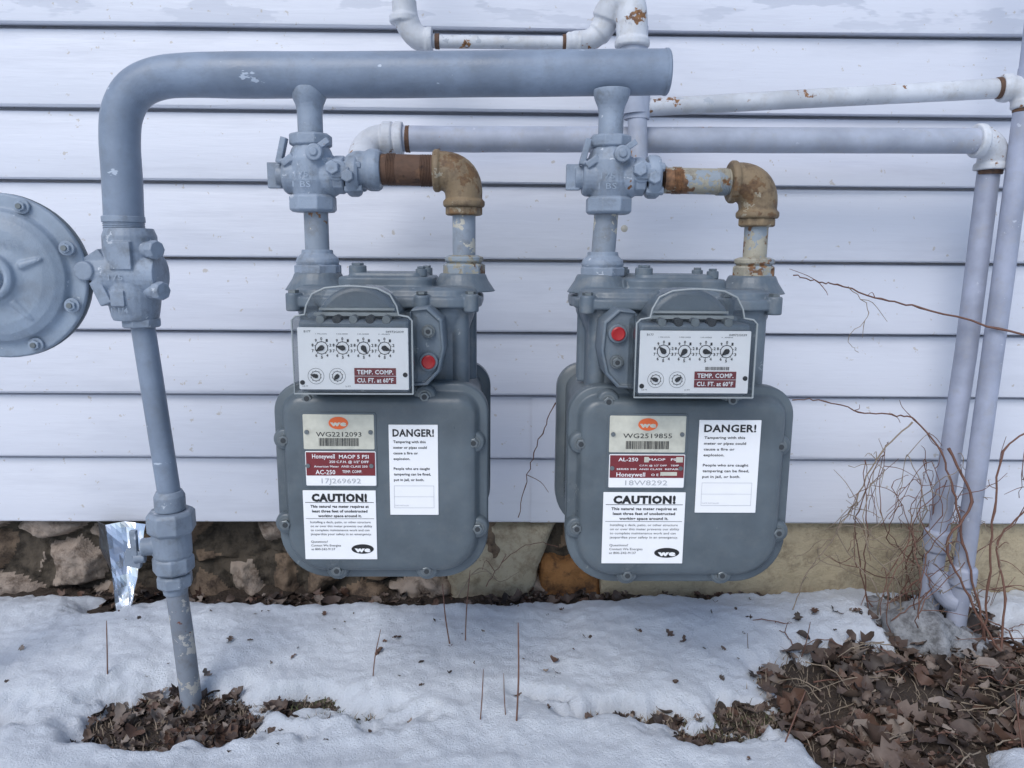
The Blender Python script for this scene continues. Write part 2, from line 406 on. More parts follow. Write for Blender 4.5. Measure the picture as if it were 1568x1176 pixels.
    def dial(x,z,r,nums,ang):
        n=40
        for q0,q1 in ((r*.60,r*.67),)+(((r*1.02,r*1.06),) if not nums else ()):
            vs=[];fs=[]
            for i in range(n):
                a=2*math.pi*i/n; vs+=[(x+q0*math.cos(a),Y2,z+q0*math.sin(a)),(x+q1*math.cos(a),Y2,z+q1*math.sin(a))]
            for i in range(n): j=(i+1)%n; fs.append((2*i,2*i+1,2*j+1,2*j))
            b.add(vs,fs,1)
        for i in range(10):
            a=math.pi/2-2*math.pi*i/10; ca,sa=math.cos(a),math.sin(a)
            p=[(x+q*ca+s_*sa*.00025,Y2,z+q*sa-s_*ca*.00025) for q,s_ in((r*.62,-1),(r*.62,1),(r*.76,1),(r*.76,-1))]
            b.add(p,[(0,1,2,3)],1)
            if nums:
                tx,tz=x+r*.96*ca,z+r*.96*sa; text(b,str(i),tx-.0009,tx+.0009,tz-.0013,tz+.0013,Y2,1,.03)
        a=ang; ca,sa=math.cos(a),math.sin(a)
        b.add([(x+.0013*sa-.3*r*ca,Y2-.0008,z-.0013*ca-.3*r*sa),(x-.0013*sa-.3*r*ca,Y2-.0008,z+.0013*ca-.3*r*sa),(x-.0019*sa+.25*r*ca,Y2-.0008,z+.0019*ca+.25*r*sa),(x+r*.70*ca,Y2-.0008,z+r*.70*sa),(x+.0019*sa+.25*r*ca,Y2-.0008,z-.0019*ca+.25*r*sa)],[(0,1,2,3,4)],1)
        b.cyl((x,Y2,z),(0,-1,0),r*.28,.0007,1)
    for i,dx in enumerate((-.0285,-.0095,.0095,.0285)): dial(ix+dx,.4445,.0088,True,ru(0,6.3))
    dial(ix-.0345,.4185,.0070,False,ru(0,6)); dial(ix-.0150,.4185,.0070,False,ru(0,6))
    b.rect(ix+.0005,ix+.0385,.4115,.4185,Y2,2); b.rect(ix+.0005,ix+.0385,.4190,.4262,Y2,2)
    text(b,"TEMP. COMP.",ix+.003,ix+.036,.4206,.4246,Y2-.0003,0,.03); text(b,"CU. FT. at 60°F",ix+.003,ix+.036,.4130,.4170,Y2-.0003,0,.03)
    text(b,"B177",ix-.044,ix-.038,.4585,.4605,Y2,1); text(b,"04972G039",ix+.030,ix+.046,.4585,.4605,Y2,1)
    for i,dx in enumerate((-.0285,-.0095,.0095,.0285)): text(b,("1 MILLION","100,000","10,000","1,000")[i],ix+dx-.005,ix+dx+.005,.4568,.4578,Y2,1)
    text(b,"1/2 FT",ix-.047,ix-.042,.4085,.4098,Y2,1); text(b,"2 FT",ix-.008,ix-.003,.4085,.4098,Y2,1)
    if order: 
        for i in range(22): b.rect(ix+.010+i*.0010,ix+.010+i*.0010+ru(.0003,.0007),.4275,.4305,Y2,1)
    b.build("dial_plate",P,[M_WHITE,M_BLACK,M_DRED],smooth='keep',angle=20)
    b=B(); ex=ix+seal_side*.0655; s_=seal_side
    pr=[(ix+s_*.050,.478),(ix+s_*.066,.480),(ix+s_*.079,.468),(ix+s_*.081,.440),(ix+s_*.076,.418),(ix+s_*.064,.405),(ix+s_*.050,.404)]
    if s_<0: pr=pr[::-1]
    b.loft([[(x,-.055,z) for x,z in pr],[(x,-.099,z) for x,z in pr],[(ix+(x-ix)*.985,-.101,.441+(z-.441)*.97) for x,z in pr],[(ix+(x-ix)*.96,-.101,.441+(z-.441)*.93) for x,z in pr],[(ix+(x-ix)*.955,-.098,.441+(z-.441)*.92) for x,z in pr]],0)
    b.lathe([(0,.0095),(.006,.0088),(.006,.0070)],(ex,-.098,.428 if s_>0 else .457),(0,-1,0),20,0)
    b.build("sealing_bracket",P,[M_METERT],bevel=.0008)
    zr,zs=(.428,.457) if s_>0 else (.457,.430)
    b=B(); b.lathe([(0,.0066),(.002,.0066),(.0028,.0055),(.0022,.0035),(.0022,.0001)],(ex,-.1035,zr),(0,-1,0),22,0); b.build("red_seal",P,[M_RED])
    b=B(); b.cyl((ex,-.099,zs),(0,-1,0),.0064,.003,0); b.nut((ex,-.102,zs),(0,-1,0),.0050,.0035,0); b.cyl((ex,-.1053,zs),(0,-1,0),.0022,.0006,1); b.build("bracket_screw",P,[M_SCREW,M_DARK])
    y=-.0962; T=y-.0003; T2=y-.0005
    b=B()
    (ax0,ax1,az0,az1),(bx0,bx1,bz0,bz1),(cx0,cx1,cz0,cz1),(dx0,dx1,dz0,dz1)=LB
    W=ax1-ax0
    b.rslab(ax0-.0022,ax1+.0022,bz0-.0022,az1+.0022,-.0958,.003,.002,8)
    b.rslab(ax0,ax1,az0,az1,y,.0012,.001,4); b.rslab(bx0,bx1,bz0,bz1,y,.0012,.001,0)
    b.rect(bx0+.0008,bx1-.0008,bz0+(bz1-bz0)*.30,bz1-.0008,T,2)
    def oval(x,z,rx,rz,yy,mi): b.add([(x+rx*math.cos(2*math.pi*i/28),yy,z+rz*math.sin(2*math.pi*i/28)) for i in range(28)],[tuple(range(28))],mi)
    mx=(ax0+ax1)/2
    oval(mx,az1-.0085,.0095,.0062,T,3); text(b,"we",mx-.0080,mx+.0080,az1-.0112,az1-.0064,T2,4,.06)
    text(b,serial,ax0+W*.18,ax1-W*.18,az1-.0220,az1-.0172,T,1,.0)
    xx=ax0+W*.22
    while xx<ax1-W*.22:
        w_=random.choice((.0003,.0006,.0009)); b.rect(xx,xx+w_,az0+.0035,az0+.0115,T,1); xx+=w_+random.choice((.0004,.0006))
    for zz in ((az0+az1)/2,(bz0+bz1)/2+.003):
        for xx in (ax0+.0035,ax1-.0035): b.cyl((xx,y,zz),(0,-1,0),.0022,.0012,6,n=14)
    bm=bx1-bx0
    if order==0: rows=[("Honeywell",.10,.42,.80,.93),("MAOP 5 PSI",.48,.90,.80,.91),("250 C.F.H. @ 1/2\" DIFF",.34,.90,.67,.74),("American Meter  ANSI CLASS 250",.12,.88,.54,.60),("AC-250",.14,.42,.34,.47),("TEMP. COMP.",.52,.80,.38,.46)]
    else: rows=[("AL-250",.12,.38,.80,.91),("MAOP   PSI",.52,.90,.82,.89),("C.F.H. @ 1/2\" DIFF    TEMP",.40,.92,.65,.70),("SERIES 250  ANSI CLASS  REPAIR",.10,.92,.54,.59),("Honeywell",.10,.48,.34,.47),("O E M",.56,.72,.36,.43)]
    for s,u0,u1,v0,v1 in rows: text(b,s,bx0+bm*u0,bx0+bm*u1,bz0+(bz1-bz0)*v0,bz0+(bz1-bz0)*v1,T2,0,.010)
    if order:
        for u0,u1,v0,v1 in ((.46,.52,.77,.93),(.88,.97,.77,.93),(.68,.90,.37,.48)): b.rect(bx0+bm*u0,bx0+bm*u1,bz0+(bz1-bz0)*v0,bz0+(bz1-bz0)*v1,T2-.0001,4)
    text(b,"17J269692" if order==0 else "18W8292",bx0+bm*.22,bx1-bm*.22,bz0+.0026,bz0+.0078,T,7,.0)
    b.rslab(cx0,cx1,cz0,cz1,y,.0005,.001,0); cw=cx1-cx0; chh=cz1-cz0
    def cl(s,u0,u1,v,h,bold=0,mi=1): text(b,s,cx0+cw*u0,cx0+cw*u1,cz1-chh*v-h,cz1-chh*v,T,mi,bold)
    cl("CAUTION!",.12,.88,.045,.0076,.06)
    b.rect(cx0+cw*.03,cx1-cw*.03,cz1-chh*.172,cz1-chh*.165,T,1)
    for i,(s,u) in enumerate((("This natural gas meter requires at",.90),("least three feet of unobstructed",.86),("working space around it.",.70))): cl(s,.5-(u-.1)/2,.5+(u-.1)/2,.205+.068*i,.0028,.03)
    b.rect(cx0+cw*.03,cx1-cw*.03,cz1-chh*.405,cz1-chh*.400,T,1)
    for i,(s,u) in enumerate((("Installing a deck, patio, or other structure",.86),("on or over this meter prevents our ability",.88),("to complete maintenance work and can",.84),("jeopardize your safety in an emergency.",.87))): cl(s,.09,.06+u,.435+.058*i,.0024)
    cl("Questions?",.09,.32,.72,.0024); cl("Contact We Energies",.09,.50,.775,.0024); cl("at 800-242-9137",.09,.42,.83,.0024)
    oval(cx0+cw*.80,cz0+chh*.155,cw*.155,chh*.070,T,1); text(b,"we",cx0+cw*.69,cx0+cw*.91,cz0+chh*.115,cz0+chh*.185,T2,0,.06)
    b.rslab(dx0,dx1,dz0,dz1,y,.0005,.001,0); dw=dx1-dx0; dh=dz1-dz0
    def dl(s,u0,u1,v,h,bold=0,mi=1): text(b,s,dx0+dw*u0,dx0+dw*u1,dz1-dh*v-h,dz1-dh*v,T,mi,bold)
    dl("DANGER!",.08,.92,.045,.0074,.03)
    for i,(s,u) in enumerate((("Tampering with this",.66),("meter or pipes could",.68),("cause a fire or",.50),("explosion.",.34))): dl(s,.09,.09+u,.17+.062*i,.0026,.02)
    for i,(s,u) in enumerate((("People who are caught",.74),("tampering can be fined,",.76),("put in jail, or both.",.62))): dl(s,.09,.09+u,.465+.062*i,.0026,.02)
    x0,x1,z0,z1=dx0+dw*.09,dx0+dw*.91,dz0+dh*.08,dz0+dh*.33
    for r_ in ((x0,x1,z0,z0+.0003),(x0,x1,z1-.0003,z1),(x0,x0+.0003,z0,z1),(x1-.0003,x1,z0,z1),(x0,x1,(z0+z1)/2,(z0+z1)/2+.00025)): b.rect(*r_,T,7)
    text(b,"DATE INSTALLED",x0+.001,x0+dw*.3,z0+.002,z0+.0032,T,7)
    b.build("labels",P,[M_WHITE,M_BLACK,M_DRED,M_ORANGE,M_CREAM,M_METERT,M_SCREW,plain("ink_grey",(.42,.43,.45),.5),M_METER],smooth='keep',angle=20)
    return P
gas_meter("gas_meter",-.118,.80,.106,.0,-.0160,1,((-.074,-.005,.340,.375),(-.073,-.004,.303,.338),(-.077,-.005,.226,.298),(.009,.057,.273,.365)),"WG2212093",0)
gas_meter("gas_meter",.178,.79,.1115,.0075,-.003,-1,((-.0725,.0014,.3407,.3772),(-.0720,.0020,.3052,.3388),(-.0765,.0044,.2264,.3003),(.0142,.0744,.2796,.3733)),"WG2519855",1)

# ------------------------------------------------------------------ manifold
man=parent_of("gas_pipe_manifold"); Y=.80
b=B()
path=catmull([(-.3965,Y,.548),(-.3945,Y,.60),(-.3935,Y,.642),(-.3885,Y,.670),(-.374,Y,.6915),(-.350,Y,.7025),(-.318,Y,.7060),(-.26,Y,.7068),(-.10,Y,.7090),(.169,Y,.7145)],6)
rad=[]
for p in path:
    t=max(0,min(1,(p.x+.395)/.12)); rad.append(.0196+(.0224-.0196)*t+.0004*noise.noise(p*30))
b.tube(path,rad,36); b.build("header_pipe",man,[M_PIPE],angle=50)
b=B(); b.lathe([(0,.0224),(.0004,.0229),(.003,.0229),(.0045,.0212)],(.166,Y,.7145),(1,0,.02),36); b.build("end_cap",man,[M_PIPE])

def valve(x,y,name,right):
    z=.608; b=B()
    c=B(); c.lathe([(0,.0190),(.004,.0186),(.008,.0176),(.012,.0160),(.016,.0142),(.020,.0132),(.024,.0128),(.054,.0128)],(x,y,.6945),(0,0,-1))
    c.build(name+"_drop",man,[M_PIPE2],remesh=.0011)
    c=B(); c.nut((x,y,.650),(0,0,-1),.0220,.013,n=8,rot=.39); c.nut((x,y,.589),(0,0,-1),.0245,.018,n=8,rot=.39); c.build(name+"_hexes",man,[M_PIPE2],bevel=.0008)
    b.lathe([(0,.0165),(.006,.0200),(.016,.0240),(.038,.0240),(.046,.0215),(.056,.0185)],(x,y,.640),(0,0,-1),28)
    b.lathe([(0,.017),(.003,.0190),(.05,.0215),(.058,.0165)],(x-.028,y,z),(1,0,0),28)
    b.box((x-.038,y-.002,z),(.014,.008,.026)); b.cyl((x-.028,y,z),(-1,0,0),.012,.008)
    b.box((x-.027,y-.012,z+.024),(.006,.010,.026),M=Matrix.Rotation(.25,3,'Y')); b.box((x-.020,y-.016,z+.014),(.014,.008,.007),M=Matrix.Rotation(-.6,3,'Y'))
    b.cyl((x+.009,y-.016,z+.021),(0,-1,0),.0085,.012); b.cyl((x+.009,y-.018,z+.021),(0,-1,0),.004,.012); b.box((x+.018,y-.020,z+.030),(.012,.008,.006),M=Matrix.Rotation(-.6,3,'Y'))
    b.build(name+"_body",man,[M_PIPE2],remesh=.0009,it=1)
    b=B(); 
    b.nut((x+.024,y-.004,z+.001),(1,0,0),.0195,.012,n=8); b.lathe([(0,.0205),(.003,.0220),(.010,.0220),(.013,.020)],(x+.038,y-.002,z+.001),(1,0,0))
    for a in (.6,2.2,3.8,5.3): b.nut((x+.036,y-.002+.0170*math.sin(a),z+.0170*math.cos(a)),(1,0,0),.0048,.018)
    b.nut((x+.027,y-.020,z+.006),(0,-1,0),.0075,.010); b.nut((x+.042,y-.020,z-.002),(0,-1,0),.0068,.010); b.box((x+.034,y-.022,z+.002),(.018,.006,.010))
    b.cyl((x+.030,y-.010,z+.004),(0,-1,0),.011,.012)
    b.build(name+"_union",man,[M_PIPE2],bevel=.0006)
    b=B(); text(b,"1 BS",x-.014,x+.004,z-.013,z-.007,y-.0250,0,.0); text(b,"175",x-.012,x+.002,z-.003,z+.003,y-.0252,0,.0)
    b.build(name+"_cast_marks",man,[M_REG],smooth='keep')
def inlet(x,xm,y,name):
    b=B(); b.tube([(x,y,.572),(xm,y,.520)],.0126,24); b.build(name+"_nipple",man,[M_NIP])
    b=B(); b.lathe([(0,.0215),(.003,.0225),(.007,.0215),(.012,.0165),(.016,.0160)],(xm,y,.5165),(0,0,1),28)
    b.nut((xm,y,.5065),(0,0,1),.0245,.0110,n=8,rot=.3); b.build(name+"_swivel_nut",man,[M_PIPE2],bevel=.0006)
valve(-.1975,.80,"inlet_valve",0); inlet(-.195,-.195,.80,"inlet")
valve(.1115,.79,"inlet_valve_2",1); inlet(.1095,.1070,.79,"inlet_2")

def outlet(xm,y,zel,x_left,m_el,m_nip,m_top,name,rn):
    b=B(); b.nut((xm,y,.5065),(0,0,1),.0225,.013,n=8); b.lathe([(0,.0175),(.003,.0205),(.007,.0205),(.009,.0150)],(xm,y,.5190),(0,0,1)); b.build(name+"_union",man,[m_top],bevel=.0006)
    b=B(); b.tube([(xm,y,.52),(xm,y,.580)],.0122,24); b.build(name+"_riser",man,[m_nip])
    b=B()
    pth=bez((xm,y,zel-.026),(xm,y,zel+.002),(xm-.030,y,zel),12)
    b.tube([(xm,y,zel-.037)]+pth,[.0185]+[.0194+.0014*math.sin(i/12*3.14) for i in range(13)],28)
    b.lathe([(0,.0205),(.002,.0220),(.006,.0220),(.008,.0200)],(xm,y,zel-.037),(0,0,1)); 
    b.lathe([(0,.0200),(.002,.0218),(.006,.0218),(.008,.0196)],(xm-.024,y,zel),(-1,0,0))
    b.build(name+"_elbow",man,[m_el],remesh=.0011)
    b=B(); b.nut((xm,y,zel-.0455),(0,0,1),.0195,.0095,n=8); b.build(name+"_bushing",man,[m_el],bevel=.0006)
    b=B()
    b.tube([(xm-.028,y,zel),(x_left,y,zel+.001)],rn,26)
    for i in range(7): b.lathe([(0,rn),(.0006,rn+.0008),(.0012,rn)],(xm-.034-i*.0016,y,zel),(-1,0,0),26)
    for i in range(6): b.lathe([(0,rn),(.0006,rn+.0008),(.0012,rn)],(x_left+.018-i*.0016,y,zel+.001),(-1,0,0),26)
    return b
b=outlet(-.0395,.80,.6145,-.128,M_BRASS,M_NIP,M_RUSTNIP,"outlet",.0158); b.build("outlet_nipple",man,[M_RUST])
b=outlet(.2680,.79,.6050,.168,M_BRASS,M_RUSTNIP,M_RUSTNIP,"outlet_2",.0132); b.build("outlet_nipple_2",man,[M_RUSTNIP])

b=B(); x,z=-.3915,.505
b.lathe([(0,.0235),(.008,.0265),(.020,.0268),(.070,.0268),(.080,.0255),(.092,.0235),(.096,.022)],(x,Y,.553),(0,0,-1),28)
b.lathe([(0,.023),(.03,.024),(.062,.021)],(x-.030,Y-.004,z),(1,0,0))
b.box((x+.002,Y-.024,z+.020),(.022,.010,.028)); b.box((x-.004,Y-.026,z-.024),(.014,.006,.016))
b.box((x-.032,Y-.015,z+.012),(.030,.014,.016),M=Matrix.Rotation(-.55,3,'Y')); b.box((x-.046,Y-.010,z-.004),(.022,.016,.018)); b.cyl((x-.036,Y-.016,z+.004),(0,-1,0),.010,.014)
b.box((x-.022,Y-.020,z-.018),(.012,.014,.026),M=Matrix.Rotation(-.4,3,'Y'))
b.build("stop_cock_body",man,[M_PIPE2],remesh=.0010,it=1)
b=B()
for xx,zz in ((-.367,.531),(-.364,.489)):
    b.cyl((xx-.016,Y-.006,zz),(.9,-.45,0),.0085,.026); b.nut((xx+.004,Y-.017,zz),(.9,-.45,0),.0098,.011,n=8)
b.nut((-.3965,Y,.566),(0,0,-1),.0210,.008,n=24)
b.nut((-.386,Y,.459),(0,0,-1),.020,.010,n=8)
for i in range(5): b.lathe([(0,.0198),(.0007,.0205),(.0014,.0198)],(-.3965,Y,.560-i*.0018),(0,0,-1),30)
b.build("stop_cock_bolts",man,[M_PIPE2],bevel=.0006)
b=B(); text(b,"175",-.403,-.388,.500,.506,Y-.0290,0,.0); text(b,"1 1/4",-.403,-.386,.466,.472,Y-.0276,0,.0); b.build("stop_cock_marks",man,[M_REG],smooth='keep')
b=B(); b.tube([(-.386,Y,.462),(-.378,Y,.36),(-.3695,Y,.25),(-.3715,Y,.15)],.0122,24); b.build("service_pipe_upper",man,[M_PIPE])
b=B(); b.tube([(-.3715,Y,.16),(-.367,Y,.09),(-.3635,Y,.02),(-.361,Y,-.06)],.0118,24); b.build("service_pipe_lower",man,[M_SERV])
b=B(); x=-.3705
b.lathe([(0,.0135),(.006,.0165),(.022,.0165),(.024,.013)],(x,Y,.266),(0,0,-1))
b.lathe([(0,.019),(.004,.021),(.030,.021),(.036,.0185)],(x-.001,Y,.222),(0,0,-1),28)
b.lathe([(0,.0145),(.010,.013)],(x-.001,Y,.154),(0,0,-1))
b.cyl((x-.016,Y-.006,.203),(-1,-.3,0),.010,.016)
b.build("insulating_union",man,[M_PIPE2],remesh=.0010)
b=B()
b.nut((x,Y,.243),(0,0,-1),.0262,.026,n=8,rot=.2)
b.nut((x-.001,Y,.190),(0,0,-1),.0225,.020,n=8,rot=.5)
b.nut((x-.001,Y,.168),(0,0,-1),.0195,.016,n=8,rot=.1)
b.build("union_hexes",man,[M_PIPE2],bevel=.0010)
b=B(); b.box((x-.040,Y-.010,.190),(.018,.006,.020),M=Matrix.Rotation(.2,3,'Y')); b.box((x-.038,Y-.011,.208),(.007,.006,.030)); b.cyl((x-.028,Y-.008,.190),(-1,-.2,0),.006,.012)
b.build("locking_wing",man,[M_PIPE2],bevel=.001)

# ------------------------------------------------------------------ regulator
reg=parent_of("gas_regulator"); c=(-.511,.78,.503)
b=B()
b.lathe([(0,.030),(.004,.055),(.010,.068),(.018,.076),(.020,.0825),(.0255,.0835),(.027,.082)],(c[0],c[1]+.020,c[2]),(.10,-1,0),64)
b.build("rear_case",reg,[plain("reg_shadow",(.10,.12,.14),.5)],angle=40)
b=B()
b.lathe([(0,.0835),(.003,.0838),(.006,.0825),(.0068,.069),(.010,.067),(.014,.0655),(.019,.058),(.0225,.048),(.024,.032),(.026,.025),(.032,.0235),(.034,.020),(.033,.017),(.028,.0155),(.028,.0001)],(c[0]+.0005,c[1]-.006,c[2]),(.10,-1,0),64)
b.lathe([(0,.014),(.008,.013),(.010,.011)],(c[0]+.003,c[1]-.034,c[2]),(.10,-1,0),24)
for a,L in ((.35,.026),(-.9,.030),(-2.1,.03)):
    p=Vector((c[0]+.040*math.cos(a)+.002,c[1]-.025,c[2]+.040*math.sin(a)))
    b.lathe([(-L*.5,.001),(-L*.3,.005),(L*.3,.003),(L*.5,.001)],p,(math.cos(a),.12,math.sin(a)),12)
b.build("diaphragm_cover",reg,[M_REG],remesh=.0013,it=3)
b=B()
for i in range(8):
    a=2*math.pi*(i+.5)/8; r=.0755
    o=(c[0]+r*math.cos(a)+.001,c[1]-.010,c[2]+r*math.sin(a))
    b.cyl(o,(.1,-1,0),.0075,.0035,0); b.nut((o[0],o[1]-.003,o[2]),(.1,-1,0),.0052,.004,0); b.cyl((o[0],o[1]-.0065,o[2]),(.1,-1,0),.0028,.002,1,n=12)
b.build("case_bolts",reg,[M_REG,M_SCREW])
b=B()
text(b,"METER",c[0]+.000,c[0]+.036,c[2]+.030,c[2]+.037,c[1]-.0318,0,.0)
b.build("cast_lettering",reg,[M_PIPE2],smooth='keep')
b=B(); b.tube([(c[0]+.03,.80,.503),(-.40,.80,.503)],.016,24); b.nut((-.432,.80,.503),(1,0,0),.021,.016,n=6); b.build("regulator_outlet",reg,[M_PIPE2])
b=B(); b.tube([(c[0]-.02,.79,.50),(-.62,.79,.50)],.018,24); b.tube(catmull([(-.62,.79,.50),(-.65,.79,.49),(-.66,.79,.45),(-.66,.79,-.05)],6),.018,20); b.build("regulator_inlet",reg,[M_PIPE])

# ------------------------------------------------------------------ house piping at the wall
hp=parent_of("house_gas_piping"); yb=.97
b=B(); b.tube([(-.150+.762*i/20,yb,.6705+.005*i/20+.0008*noise.noise(Vector((i*.5,0,0)))) for i in range(21)],.0158,28); b.build("branch_pipe",hp,[M_LAV],angle=50)
b=B()
b.tube(catmull([(-.140,yb,.6705),(-.158,yb-.002,.668),(-.170,yb-.012,.655),(-.168,yb-.05,.632),(-.160,yb-.10,.618),(-.150,.83,.614),(-.146,.805,.614)],5),.0180,26)
b.lathe([(0,.0205),(.002,.0215),(.012,.0215),(.014,.019)],(-.150,yb,.6705),(1,0,0)); b.lathe([(0,.0205),(.002,.0215),(.010,.0215)],(-.124,yb,.6705),(-1,0,0))
b.build("branch_elbow",hp,[M_WHITEP],remesh=.0014)
b=B(); b.lathe([(0,.019),(.004,.0215),(.012,.0215),(.018,.0185)],(-.125,.80,.6145),(-1,0,0)); b.ball((-.148,.80,.6145),.0195); b.build("branch_tee",hp,[M_PIPE2],remesh=.0014)
b=B(); b.tube([(.166,.955,.708),(.63,.965,.7385)],[.0105,.0122],24); b.build("upper_branch_pipe",hp,[M_WHITEP])
b=B(); b.tube([(.164,.95,.80),(.166,.95,.70),(.168,.94,.64),(.168,.88,.618),(.166,.80,.612)],.0118,24)
b.lathe([(0,.0155),(.03,.0155)],(.166,.952,.694),(0,0,1)); b.ball((.168,.94,.632),.017); b.build("drop_pipe",hp,[M_LAV])
b=B(); b.tube([(-.105,yb,.786),(.085,yb,.786)],.0078,20); b.tube([(-.121,yb,.81),(-.119,yb,1.4),(-.118,yb+.14,1.44)],.0105,20); b.build("crossover_pipe",hp,[M_WHITEP])
b=B(); b.tube(bez((-.120,yb,.832),(-.119,yb,.787),(-.088,yb,.786),10),[.0150]*5+[.0145]*6,24)
b.lathe([(0,.0165),(.002,.0178),(.008,.0178),(.010,.0160)],(-.1205,yb,.806),(0,0,1)); b.lathe([(0,.0155),(.002,.0165),(.008,.0165)],(-.094,yb,.7862),(1,0,0))
b.build("riser_elbow",hp,[M_WHITEP],remesh=.0013)
b=B(); b.lathe([(0,.0100),(.003,.0125),(.014,.0125),(.018,.0140)],(.078,yb,.7865),(1,0,0))
b.tube(catmull([(.088,yb,.787),(.108,yb,.790),(.122,yb,.802),(.130,yb-.004,.820),(.141,.96,.832),(.153,.955,.826),(.156,.952,.806),(.157,.95,.782)],6),[.0130]*10+[.015]*6+[.0180]*8+[.0190]*19,26)
b.lathe([(0,.0200),(.002,.0212),(.008,.0212),(.010,.019)],(.157,.95,.786),(0,0,-1))
b.build("crossover_elbow",hp,[M_WHITEP],remesh=.0014)
b=B(); b.tube([(.157,.95,.79),(.163,.95,.70)],.0160,24); b.build("crossover_drop",hp,[M_LAV])
b=B(); b.tube([(.650,.955,.76),(.648,.955,.5),(.644,.955,.25),(.640,.955,-.05)],.0128,24); b.tube([(.6505,.955,.73),(.651,.955,1.6),(.651,1.12,1.62)],.0125,20); b.build("vertical_pipe_front",hp,[M_LAV2])
b=B(); b.tube([(.633,.985,.67),(.630,.985,.4),(.622,.99,.10),(.620,.99,-.05)],.0135,24); b.build("vertical_pipe_back",hp,[M_LAV2])
b=B()
b.tube(bez((.600,yb,.6755),(.634,.975,.677),(.633,.982,.645),10),.0178,24); b.lathe([(0,.020),(.002,.0212),(.009,.0212),(.011,.019)],(.600,yb,.6755),(1,0,0)); b.lathe([(0,.019),(.002,.0205),(.009,.0205)],(.633,.982,.650),(0,0,-1))
b.tube(bez((.622,.963,.738),(.650,.957,.741),(.650,.955,.712),10),.0150,24); b.lathe([(0,.0165),(.008,.0175),(.010,.016)],(.622,.963,.738),(1,0,0)); b.cyl((.650,.955,.722),(0,0,-1),.0168,.010)
b.build("end_elbows",hp,[M_WHITEP],remesh=.0014)
b=B()
for o,ax,r in (((.604,yb,.6755),(1,0,0),.0166),((-.118,yb,.6706),(1,0,0),.0166),((.618,.9628,.7378),(1,0,.07),.0130),((-.080,yb,.7862),(1,0,0),.0092),((.077,yb,.7865),(1,0,0),.0100),((.633,.982,.6385),(0,0,1),.0146),((.650,.955,.7105),(0,0,1),.0140)):
    b.lathe([(-.0028,r-.0008),(-.002,r-.0002),(.0,r-.0003),(.002,r),(.0028,r-.0006)],o,ax,24)
b.build("rusted_threads",hp,[M_RUST])
b=B(); b.lathe([(0,.0145),(.004,.018),(.030,.018),(.034,.0145)],(.623,.99,.150),(0,0,-1)); b.lathe([(0,.0140),(.004,.0175),(.026,.0175),(.03,.0140)],(.6425,.955,.110),(0,0,-1))
b.tube(bez((.624,.98,.090),(.622,.965,.055),(.640,.955,.055),8),.015,18)
b.build("lower_couplings",hp,[M_LAV2],remesh=.0014)

# ------------------------------------------------------------------ flashing: a bent, creased strip of sheet metal
fl=B()
K=[(-.606,-.584,-.560,-.524,1.060,.130),(-.590,-.573,-.553,-.524,1.044,.098),(-.573,-.561,-.546,-.525,1.026,.062),(-.560,-.552,-.541,-.527,1.010,.030),(-.552,-.546,-.539,-.529,1.000,-.02)]
fv=[]
for q,(a0,a1,a2,a3,yy,zz) in enumerate(K):
    j=.004*(-1)**q
    fv+=[(a0,yy+.006+j,zz-.002),(a1,yy-.010,zz),(a2,yy+.004-j,zz+.002),(a3,yy-.012+j,zz)]
for j,mi in ((0,1),(1,0),(2,0)): fl.add(fv,[(i*4+j,i*4+j+1,i*4+j+5,i*4+j+4) for i in range(4)],mi)  # left strip gets the dark colour painted as fold shade
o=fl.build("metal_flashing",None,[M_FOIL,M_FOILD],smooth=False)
sd=o.modifiers.new("s",'SUBSURF'); sd.subdivision_type='SIMPLE'; sd.levels=2; sd.render_levels=2
tx=bpy.data.textures.new("crinkle",'CLOUDS'); tx.noise_scale=.03
dm=o.modifiers.new("d",'DISPLACE'); dm.texture=tx; dm.strength=.007; dm.texture_coords='LOCAL'
so=o.modifiers.new("t",'SOLIDIFY'); so.thickness=.0008

# ------------------------------------------------------------------ ground and snow
def axis(lo,hi,step,far):
    a=[];x=lo
    while x<=hi: a.append(x); x+=step
    s=step; y=a[-1]
    while y<far: s*=1.5; y+=s; a.append(y)
    s=step; y=lo; pre=[]
    while y>-far: s*=1.5; y-=s; pre.append(y)
    return pre[::-1]+a
def fbm(x,y,s,o=4,seed=0):
    v=0;a=1
    for i in range(o): v+=a*noise.noise(Vector((x*s,y*s,seed+i*5.1))); s*=2.1; a*=.55
    return v
def soilz(x,y):
    if y<.2 or y>1.3 or abs(x)>2.5: return -.006
    z=-.002+.005*fbm(x,y,18,3,2)+.0040*noise.noise(Vector((x*90,y*90,1)))
    z+=.010*math.exp(-((x-.50)**2/.02+(y-.80)**2/.008))
    return z
def sheet(xs,ys,fz,name,mat,parent=None,keep=None):
    b=B(); vs=[(x,y,fz(x,y)) for x in xs for y in ys]; n=len(ys); fs=[]
    for i in range(len(xs)-1):
        for j in range(n-1):
            a=i*n+j; q=(a,a+n,a+n+1,a+1)
            if keep and not keep(vs,q): continue
            fs.append(q)
    b.add(vs,fs); return b.build(name,parent,[mat],smooth=True,angle=180)
sheet(axis(-1.0,1.2,.006,80),axis(.55,1.14,.006,80),soilz,"ground",M_SOIL)
